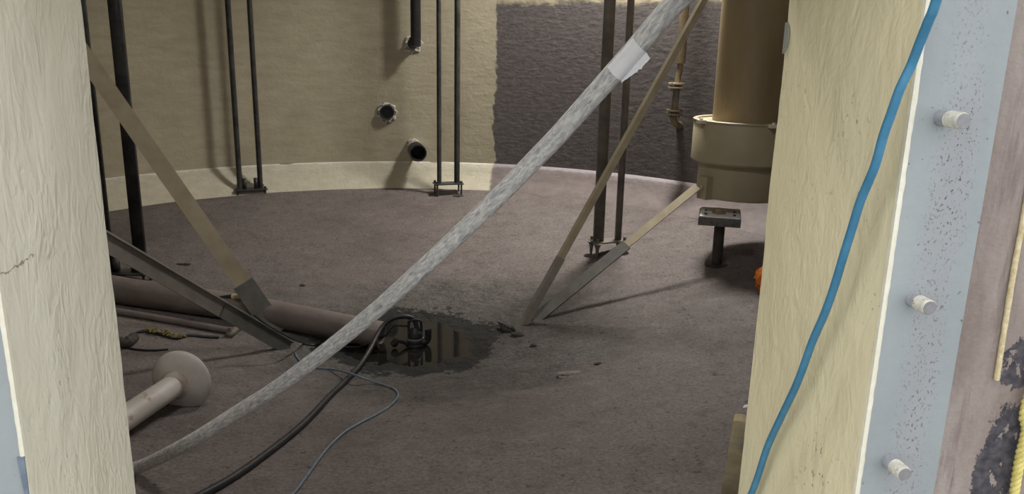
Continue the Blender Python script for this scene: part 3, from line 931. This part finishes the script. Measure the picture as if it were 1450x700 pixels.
# ------------------------------------------------------------------ small branch line behind the steep brace
bx = on_wall(966, 60, .16)
tv = thing('branch_pipe', (bx.x, bx.y, zat(960, 172, bx.y)), 'thin tan pipe with two flanged joints between the steep brace and tan tube', 'pipe')
bm = bmesh.new()
z1 = zat(963, 122, bx.y); z2 = zat(960, 160, bx.y)
off = Vector((-.02, 0, 0))
tube(bm, [Vector((bx.x, bx.y, ZC-.02)), Vector((bx.x, bx.y, z1+.20))], .042, 14); tube(bm, [Vector((bx.x, bx.y, z1+.20)), Vector((bx.x-.02, bx.y, z1))], .026, 12)
obj('riser', bm, M_brown, tv)
bm = bmesh.new(); tube(bm, [Vector((bx.x-.02, bx.y, z1)), Vector((bx.x-.03, bx.y, z2))], .03, 12); q = obj('spool', bm, M_darkbrown, tv)
for zz in (z1, z2):
    for dz in (-.018, .014):
        bm = bmesh.new(); lathe(bm, (bx.x-.025, bx.y, zz+dz), (0, 0, 1), [(0, 0), (0, .075), (.014, .075), (.014, 0)], 24); obj('joint_flange', bm, M_steel_tan if zz == z1 else M_brown, tv)
    for k in range(4):
        a = k*math.pi/2+.5
        bm = bmesh.new(); lathe(bm, (bx.x-.025+.058*math.cos(a), bx.y+.058*math.sin(a), zz-.04), (0, 0, 1), [(0, 0), (0, .009), (.075, .009), (.075, 0)], 8); obj('joint_bolt', bm, M_darkbrown, tv)
bm = bmesh.new()
ep = [Vector((bx.x-.03, bx.y, z2)), Vector((bx.x-.03, bx.y, z2-.05)), Vector((bx.x+.0, bx.y+.02, z2-.10)), Vector((bx.x+.06, bx.y+.08, z2-.12)), Vector((bx.x+.09, bx.y+.20, z2-.12))]
tube(bm, spline(ep, 6), .03, 12); obj('elbow', bm, M_brown, tv)

# ------------------------------------------------------------------ pipes in the far wall
def radial(p): return Vector((CX-p.x, CY-p.y, 0)).normalized()      # into the tank
def crust(bm, c, n, r0, r1, seed, th=.03):
    u = Vector((0, 0, 1)); v = n.cross(u); rows = []
    seg = 30
    for k in range(seg):
        a = 2*math.pi*k/seg
        w = 1.08+.30*noise.noise(Vector((math.cos(a)*2.4, math.sin(a)*2.4, seed)))
        e = u*math.cos(a)+v*math.sin(a)
        rows.append([bm.verts.new(c+e*r+n*h) for r, h in ((r1*w, -.006), (r1*w*.93, th*.35), ((r0+r1)/2*w, th*(.7+.5*noise.noise(Vector((a*3, seed, 1))))), (r0, th*.5), (r0, -.01))])
    for k in range(seg):
        a, b = rows[k], rows[(k+1) % seg]
        for i in range(4): bm.faces.new((a[i], a[i+1], b[i+1], b[i]))
# elbow pipe
w0 = on_wall(585, 62); n0 = radial(w0)
te = thing('drain_pipe', w0, 'black vertical pipe bending into the cream wall above the two holes', 'pipe')
bm = bmesh.new()
ex = at(588.5, 30, (w0+n0*.16).y)
pp = [w0-n0*.04, w0+n0*.06, w0+n0*.125+Vector((.006, 0, .012)), Vector((ex.x-.002, (w0+n0*.16).y, w0.z+.06)), Vector((ex.x, (w0+n0*.16).y, w0.z+.14)), Vector((ex.x, (w0+n0*.16).y, ZC-.02))]
tube(bm, spline(pp, 8), .052, 18); obj('pipe_body', bm, M_blackrub, te)
bm = bmesh.new(); crust(bm, w0, n0, .05, .092, 1.3); obj('mortar_ring', bm, M_crust, te)
# open sleeve
w1 = on_wall(548, 159); n1 = radial(w1)
ts = thing('wall_sleeve', w1, 'small open hole lined with a dark sleeve in the cream wall', 'pipe end')
bm = bmesh.new(); lathe(bm, w1-n1*.10, n1, [(.112, 0), (.112, .060), (.16, .060), (.162, .072), (.09, .076)], 24); obj('sleeve', bm, M_blackrub, ts)
bm = bmesh.new(); crust(bm, w1, n1, .068, .102, 4.1, .035); obj('mortar_ring', bm, M_crust, ts)
# stub with open black mouth
w2 = on_wall(585, 206); n2 = radial(w2)
tp = thing('pipe_stub', w2, 'black open pipe stub with crusted root just above the wall base', 'pipe end')
tip = at(592, 217, 8.0)
dirn = (tip-w2).normalized()
Ls = (tip-w2).length
bm = bmesh.new(); lathe(bm, w2-dirn*.03, dirn, [(0, .075), (.03+Ls*.62, .077)], 26); q = obj('crusted_root', bm, M_crust, tp)
bm = bmesh.new(); lathe(bm, w2, dirn, [(Ls*.58, .084), (Ls, .088), (Ls, .074), (Ls*.5, .066), (Ls*.5, 0)], 28); obj('mouth', bm, M_blackrub, tp)

# ------------------------------------------------------------------ left: floor pipes, bell, cables
RP = .088
def floor_line(pix, lift): return [on_floor(px, py, lift) for px, py in pix]
c0 = floor_line([(162, 409), (350, 437), (541, 474)], RP)
P0, P1 = c0[0], c0[-1]
dP = (P0-P1).normalized()
far = P0+Vector((dP.x, dP.y, 0)).normalized()*.9
far.z = floor_z(far.x, far.y)+RP
bm = bmesh.new()
line = [P1+(P1-c0[1]).normalized()*0.0, c0[1], P0, far]
for v in line: v.z = floor_z(v.x, v.y)+RP-.004
tube_pts = spline(line, 10)
rg = tube(bm, tube_pts, RP, 28, cap=False)
lathe(bm, tube_pts[0], (tube_pts[1]-tube_pts[0]).normalized(), [(0, RP), (0, RP-.012), (.1, RP-.014), (.1, 0)], 28)
tag(obj('floor_pipe', bm, M_floorpipe), 'thick mauve-brown pipe lying on the floor and ending in the sump', 'pipe')
c1 = floor_line([(160, 440), (230, 452), (332, 470)], .02)
dq = (c1[0]-c1[1]).normalized()
q0 = c1[0]+Vector((dq.x, dq.y, 0)).normalized()*.8; q0.z = floor_z(q0.x, q0.y)+.02
tl = thing('conduit', (c1[2].x, c1[2].y, floor_z(*c1[2].xy)), 'slim brown conduit running along the near side of the thick floor pipe', 'conduit')
bm = bmesh.new(); tube(bm, spline([q0]+c1, 8), .022, 14); obj('tube', bm, M_floorpipe, tl)
bm = bmesh.new()
e1 = c1[2]; dd_ = (c1[2]-c1[1]).normalized(); sd = Vector((-dd_.y, dd_.x, 0)).normalized()
prism(bm, e1-dd_*.03, e1+dd_*.012, rect(.13, .035)); obj('end_clamp', bm, M_darkbrown, tl)
for s in (-1, 1):
    bm = bmesh.new(); lathe(bm, e1-dd_*.01+sd*.05*s+Vector((0, 0, .015)), (0, 0, 1), [(0, .012), (.03, .012), (.03, 0)], 6); obj('clamp_bolt', bm, M_darkbrown, tl)

# short cream-tipped dark stick on the pipe
s0 = at(311, 420, c0[1].y-.03); s1 = at(346, 420.5, c0[1].y-.03)
base = on_floor(330, 424, .15)
s0 = at(311, 421, base.y); s1 = at(347, 420, base.y)
ts_ = thing('brush_handle', (s0+s1)/2, 'short stick, half black and half cream, beside the wide tan brace', 'handle')
bm = bmesh.new(); tube(bm, [s0, s0.lerp(s1, .25), s0.lerp(s1, .48)], [.006, .013, .016], 12); obj('dark_half', bm, M_blackrub, ts_)
bm = bmesh.new(); tube(bm, [s0.lerp(s1, .47), s0.lerp(s1, .5), s1], [.016, .019, .017], 12); q = obj('cream_half', bm, M_cord, ts_); q['label'] = 'cream half'

# bell mouth
RB = .055
p_far = at(247, 546, 3.62); p_near = at(178, 592, 3.28)
p_near = at(178, 592, 3.25)
axis = (p_far-p_near).normalized()
tbell = thing('bell_pipe', p_far, 'pale grey pipe ending in a flared bell beside the left side', 'pipe')
bm = bmesh.new(); tube(bm, [p_near-axis*.30, p_far+axis*.01], RB, 28); obj('pipe_body', bm, M_bell, tbell)
bm = bmesh.new()
RR = .150
lathe(bm, p_far, axis, [(-.006, RB), (-.001, RB+.006), (.006, RB+.016), (.016, .092), (.030, .120), (.046, .140), (.060, RR), (.067, RR), (.067, RR-.006), (.044, .128), (.02, .09), (.008, .066), (-.01, RB-.008), (-.1, RB-.01), (-.1, 0)], 48)
obj('bell_mouth', bm, M_bell, tbell, angle=60)
bm = bmesh.new(); lathe(bm, p_far, axis, [(-.030, RB-.003), (-.026, RB+.0025), (-.014, RB+.004), (-.002, RB+.010), (.004, RB+.018), (.008, RB+.012)], 40)
q = obj('joint_ring', bm, M_rust, tbell); q['label'] = 'rust-stained ring round the joint'
# it rests on a saddle
mid = p_near-axis*.2
bm = bmesh.new(); zf = floor_z(mid.x, mid.y)
sx = axis.cross(Vector((0, 0, 1))).normalized(); ah = Vector((axis.x, axis.y, 0)).normalized()
prism(bm, Vector((mid.x, mid.y, 0))-ah*.03+Vector((0, 0, 0)), Vector((mid.x, mid.y, 0))+ah*.03, [(-.09, zf-.02), (.09, zf-.02), (.075, mid.z-RB*.6), (.05, mid.z-RB*.98), (-.05, mid.z-RB*.98), (-.075, mid.z-RB*.6)])
obj('saddle', bm, M_steel_grey, tbell, smooth=False)
# chip at the bell rim
bm = bmesh.new()

# black thick cable to the pump
def cable(name, pix, r, mat, label, cat, extra=None, n=8, seg=12, head=None, tail=None):
    P = [on_floor(px, py, r*.9) if y is None else on_floor(px, py, -y) if y < 0 else at(px, py, y) for px, py, y in pix]
    if head: P = head+P
    if tail: P = P+tail
    bm = bmesh.new(); tube(bm, spline(P, n), r, seg)
    return tag(obj(name, bm, mat), label, cat)
pump = on_floor(588, 493)
pump.z = WATER
yk = pump.y
cable('black_cable', [(250, 716, None), (288, 700, None), (335, 673, None), (385, 637, None), (430, 600, None), (466, 562, None), (492, 537, None), (510, 517, 4.42), (524, 495, 4.62), (540, 465, yk-.06), (555, 452, yk-.02), (573, 448.5, yk), (586, 453, yk+.01), (591, 466, yk)],
      .0155, M_blackrub, 'thick black cable snaking over the floor into the sump pump', 'cable')
cable('power_lead', [(431, 487, None), (443, 489, None), (455, 488, None), (500, 492, None), (517, 488, 4.80), (534, 481, 4.86), (548, 474, yk-.05), (556, 462, yk-.03), (578, 462, yk)],
      .0065, M_blackrub, 'thin black lead curling over the puddle left of the pump', 'cable', seg=8)
cable('thin_lead', [(360, 447, 4.40), (372, 456, 4.44), (388, 466, 4.45), (404, 475, 4.48), (418, 482, 4.56), (431, 486, None)],
      .006, M_blackrub, 'short thin black lead draped over the feet of the left braces', 'cable', seg=8)
cable('blue_cable', [(395, 716, None), (416, 699, None), (440, 667, None), (452, 650, None), (466, 633, None), (486, 614, None), (505, 602, None), (530, 589, None), (550, 577, None), (562, 565, None), (563, 557, None), (556, 550, None), (530, 541, -.012), (507, 533, -.045), (492, 528, -.042), (470, 523, -.012), (445, 521, None), (430, 515, None), (421, 507, None), (418, 500, None)],
      .0058, M_bluethin, 'thin slate-blue cable looping across the floor right of the thick black one', 'cable', seg=8)
tfr = thing('frayed_lead', on_floor(250, 471), 'dark thin lead with frayed yellow jacket on floor behind the bell', 'cable')
fr = [on_floor(px, py, .008) for px, py in ((188, 483), (190, 474), (198, 470), (212, 470), (228, 474), (246, 479), (260, 477), (268, 475), (290, 477), (310, 478))]
bm = bmesh.new(); tube(bm, spline(fr, 8), .009, 8); obj('lead', bm, M_blackrub, tfr)
bm = bmesh.new()
for k in range(46):
    px = random.uniform(209, 258); py = 469.5+(px-212)*.19+random.uniform(-2.5, 2)
    q = on_floor(px, py, .015)
    e = q+Vector((random.uniform(-.05, .05), random.uniform(-.03, .03), random.uniform(-.01, .028)))
    tube(bm, [q, (q+e)/2+Vector((0, 0, .006)), e], [.006, .005, .0015], 5)
q = obj('frayed_jacket', bm, M_moss, tfr); q['label'] = 'frayed yellow jacket'
bm = bmesh.new()
g = [on_floor(px, py, .02) for px, py in ((172, 482), (184, 484), (184, 474))]
tube(bm, spline([on_floor(168, 484, .02), on_floor(178, 486, .03), on_floor(190, 478, .03)], 8), [.03+.008*noise.noise(Vector((i*.7, 1, 2))) for i in range(17)], 10)
tag(obj('dark_clod', bm, M_chipdark), 'dark lump of debris on the floor at the end of the frayed lead', 'debris')
cable('loose_wire', [(178, 492, None), (192, 495, None), (215, 496.5, None), (238, 495, None)], .006, M_blackrub, 'loose dark wire lying on the floor just above the bell', 'cable', seg=8)

# ------------------------------------------------------------------ pump and puddle
def puddle():
    bm = bmesh.new(); n = 120
    c = bm.verts.new((SX, SY, WATER)); rg = []
    for k in range(n):
        a = 2*math.pi*k/n
        r = .56
        rg.append(bm.verts.new((SX+r*math.cos(a), SY+r*math.sin(a), WATER)))
    for k in range(n): bm.faces.new((c, rg[k], rg[(k+1) % n]))
    o = obj('puddle', bm, M_water)
    o['kind'] = 'stuff'; tag(o, 'dark still puddle of water in the floor sump around the pump', 'water')
puddle()
tpump = thing('sump_pump', (pump.x, pump.y, floor_z(pump.x, pump.y)), 'black submersible pump standing in the dark puddle', 'pump')
k = .001
px2m = (at(600, 480, yk)-at(590, 480, yk)).length/10
zt_ = at(590, 464, yk).z
bm = bmesh.new()
zf = floor_z(pump.x, pump.y)-.005
rp = 12.5*px2m
lathe(bm, (pump.x, pump.y, zf), (0, 0, 1), [(0, 0), (0, rp*1.05), (.035, rp*1.08), (.04, rp*.95), (WATER-zf+.03, rp*.95), (WATER-zf+.034, rp*.86), (zt_-zf-.04, rp*.86), (zt_-zf-.02, rp*.7), (zt_-zf, rp*.35), (zt_-zf, 0)], 24)
obj('motor_body', bm, M_blackrub, tpump)
bm = bmesh.new(); lathe(bm, (pump.x, pump.y, WATER+.035), (0, 0, 1), [(0, rp*.88), (.004, rp*.95), (.012, rp*.95), (.016, rp*.88)], 24); q = obj('clamp_band', bm, M_steel_grey, tpump); q['label'] = 'grey metal clamp band'
bm = bmesh.new()
hw = rp*.7
tube(bm, spline([Vector((pump.x-hw, pump.y, zt_-.03)), Vector((pump.x-hw, pump.y, zt_+.03)), Vector((pump.x-hw*.6, pump.y, zt_+.05)), Vector((pump.x+hw*.6, pump.y, zt_+.05)), Vector((pump.x+hw, pump.y, zt_+.03)), Vector((pump.x+hw, pump.y, zt_-.03))], 6), .009, 10)
obj('handle', bm, M_blackrub, tpump)
bm = bmesh.new()
tube(bm, spline([Vector((pump.x+rp*.5, pump.y-.01, WATER+.02)), Vector((pump.x+rp*1.35, pump.y-.01, WATER+.03)), Vector((pump.x+rp*1.5, pump.y-.01, WATER+.09)), Vector((pump.x+rp*1.45, pump.y-.01, zt_-.005))], 6), .022, 12)
obj('outlet', bm, M_blackrub, tpump)
bm = bmesh.new()
fp = [Vector((pump.x-rp*.9, pump.y-.03, WATER+.02)), Vector((pump.x-rp*1.9, pump.y-.05, WATER+.045)), Vector((pump.x-rp*2.6, pump.y-.05, WATER+.02))]
tube(bm, spline(fp, 6), [.012]*7+[.024]*5+[.014], 12)
obj('float_switch', bm, M_blackrub, tpump)

# ------------------------------------------------------------------ right: orange cloth, plank, chips
oc = on_floor(1091, 414)
bm = bmesh.new(); bmesh.ops.create_icosphere(bm, subdivisions=4, radius=1)
for v in bm.verts:
    q = v.co.copy()
    w = 1+.28*noise.noise(q*1.6+Vector((3, 1, 2)))+.16*noise.noise(q*4.2)+.06*noise.noise(q*9)
    v.co = Vector((q.x*.105*w, q.y*.10*w, (q.z*.115 if q.z > 0 else q.z*.09)*w))
mn = min(v.co.z for v in bm.verts)
for v in bm.verts: v.co += Vector((oc.x, oc.y, floor_z(oc.x, oc.y)-mn-.012))
tag(obj('orange_cloth', bm, M_orange), 'crumpled bright orange cloth peeking out behind the right side', 'cloth')

pa = at(1052, 592, 1.60); pb_dir = at(1032, 700, 1.78)
dpl = (pb_dir-pa).normalized()
tlen = (pa.z+.10)/-dpl.z
k = 0
for _ in range(200):
    q = pa+dpl*k
    if q.z < floor_z(q.x, q.y)+.0: break
    k += .01
pend = pa+dpl*k
bm = bmesh.new()
d, s, w = frame(pend-pa, toward(pa))
wdt, thk = .040, .020
outline = [(-wdt/2, 0)] 
rowA, rowB = [], []
L = (pend-pa).length
prof = []
for kk in range(9):
    a = math.pi*kk/8
    prof.append((-math.cos(a)*wdt/2, -math.sin(a)*.012+.012))
prof = prof+[(wdt/2, L), (-wdt/2, L)]
A = [bm.verts.new(pa+s*x+d*y+w*thk/2) for x, y in prof]; B = [bm.verts.new(pa+s*x+d*y-w*thk/2) for x, y in prof]
bm.faces.new(A); bm.faces.new(B[::-1])
for i in range(len(prof)):
    j = (i+1) % len(prof); bm.faces.new((A[i], A[j], B[j], B[i]))
tag(obj('wooden_slat', bm, M_plank, smooth=False), 'blotchy tan round-ended slat leaning beside the right side low down', 'slat')

def chip(px, py, sx, sy, sz, mat, label, seed, cat='debris', rot=0.0, name='concrete_chip'):
    c = on_floor(px, py)
    bm = bmesh.new(); bmesh.ops.create_icosphere(bm, subdivisions=3, radius=1)
    for v in bm.verts:
        q = v.co.copy(); w = 1+.45*noise.noise(q*1.3+Vector((seed, 0, 0)))+.22*noise.noise(q*3.1+Vector((0, seed, 0)))
        x, y, z = q.x*sx*w, q.y*sy*w, q.z*sz*w
        v.co = Vector((c.x+x*math.cos(rot)-y*math.sin(rot), c.y+x*math.sin(rot)+y*math.cos(rot), c.z+z+sz*.35))
    tag(obj(name, bm, mat), label, cat)
chip(805, 532, .075, .035, .014, M_chip, 'flat mauve-grey flake of coating on the open floor right of the puddle', 1, rot=.15)
chip(718, 468, .028, .09, .035, M_chipdark, 'dark crumbled lump on the floor left of the right brace foot', 2, rot=.5)
chip(733, 476, .045, .03, .02, M_chipdark, 'small dark crumb just in front of the right brace foot', 3)
chip(755, 491, .022, .015, .012, M_chipdark, 'tiny black crumb on the worn grey floor right of the puddle', 4)
chip(258, 375, .055, .014, .009, M_chipdark, 'narrow dark splinter on the floor behind the low left brace', 5)
chip(428, 405, .022, .018, .010, M_chipdark, 'tiny dark crumb on the floor above the bent pipe', 6)
chip(847, 516, .022, .014, .008, M_chipdark, 'thin dark sliver on the floor below the brace shadow', 7, rot=.3)
chip(648, 278, .05, .02, .012, M_chipdark, 'small dark scrap on the floor just before the middle black guide bars', 8)
chip(1058, 577, .020, .010, .008, M_white, 'small white scrap on the floor above the tan slat', 9)

# ------------------------------------------------------------------ light
def area(name, loc, target, size, power, color, shape='DISK', sy=None):
    l = bpy.data.lights.new(name, 'AREA'); l.shape = shape; l.size = size
    if sy: l.size_y = sy
    l.energy = power; l.color = color
    o = bpy.data.objects.new(name, l); C.objects.link(o)
    o.location = loc
    o.rotation_euler = (Vector(target)-Vector(loc)).to_track_quat('-Z', 'Y').to_euler()
    return o
area('hatch_daylight', (HX, HY, ZC+.12), (HX-.2, HY-.2, 0), HR*1.8, 215, (1.0, .97, .92))
area('front_fill', (-.3, 2.75, ZC-.03), (-.1, 3.6, 0), .8, 48, (1.0, .98, .96))  # added fill lamp under the closed roof, brightens braces and floor; no hatch here

w = bpy.data.worlds.new('World'); SC.world = w; w.use_nodes = True
nt = w.node_tree; bg = nt.nodes['Background']
tc = nt.nodes.new('ShaderNodeTexCoord'); sp = nt.nodes.new('ShaderNodeSeparateXYZ'); rp_ = nt.nodes.new('ShaderNodeValToRGB')
nt.links.new(tc.outputs['Generated'], sp.inputs[0]); nt.links.new(sp.outputs[2], rp_.inputs[0])
rp_.color_ramp.elements[0].position = 0.0; rp_.color_ramp.elements[0].color = (.84, .87, .89, 1)
rp_.color_ramp.elements[1].position = 0.8; rp_.color_ramp.elements[1].color = (1, 1, 1, 1)
nt.links.new(rp_.outputs[0], bg.inputs[0]); bg.inputs[1].default_value = 1.8

# ------------------------------------------------------------------ camera
cam = bpy.data.cameras.new('Camera'); co = bpy.data.objects.new('Camera', cam); C.objects.link(co)
cam.sensor_width = 36; cam.lens = F/1450*36; cam.clip_start = .02
m = M3
mw = Matrix(((m[0][0], -m[0][1], -m[0][2], 0), (m[1][0], -m[1][1], -m[1][2], 0), (m[2][0], -m[2][1], -m[2][2], CAMZ), (0, 0, 0, 1)))
co.matrix_world = mw
SC.camera = co
SC.view_settings.view_transform = 'Standard'; SC.view_settings.look = 'None'
SC.view_settings.gamma = 1; SC.view_settings.use_curve_mapping = False
SC.view_settings.exposure = 0.0
SC.cycles.use_denoising = True
SC.cycles.max_bounces = 10; SC.cycles.diffuse_bounces = 6
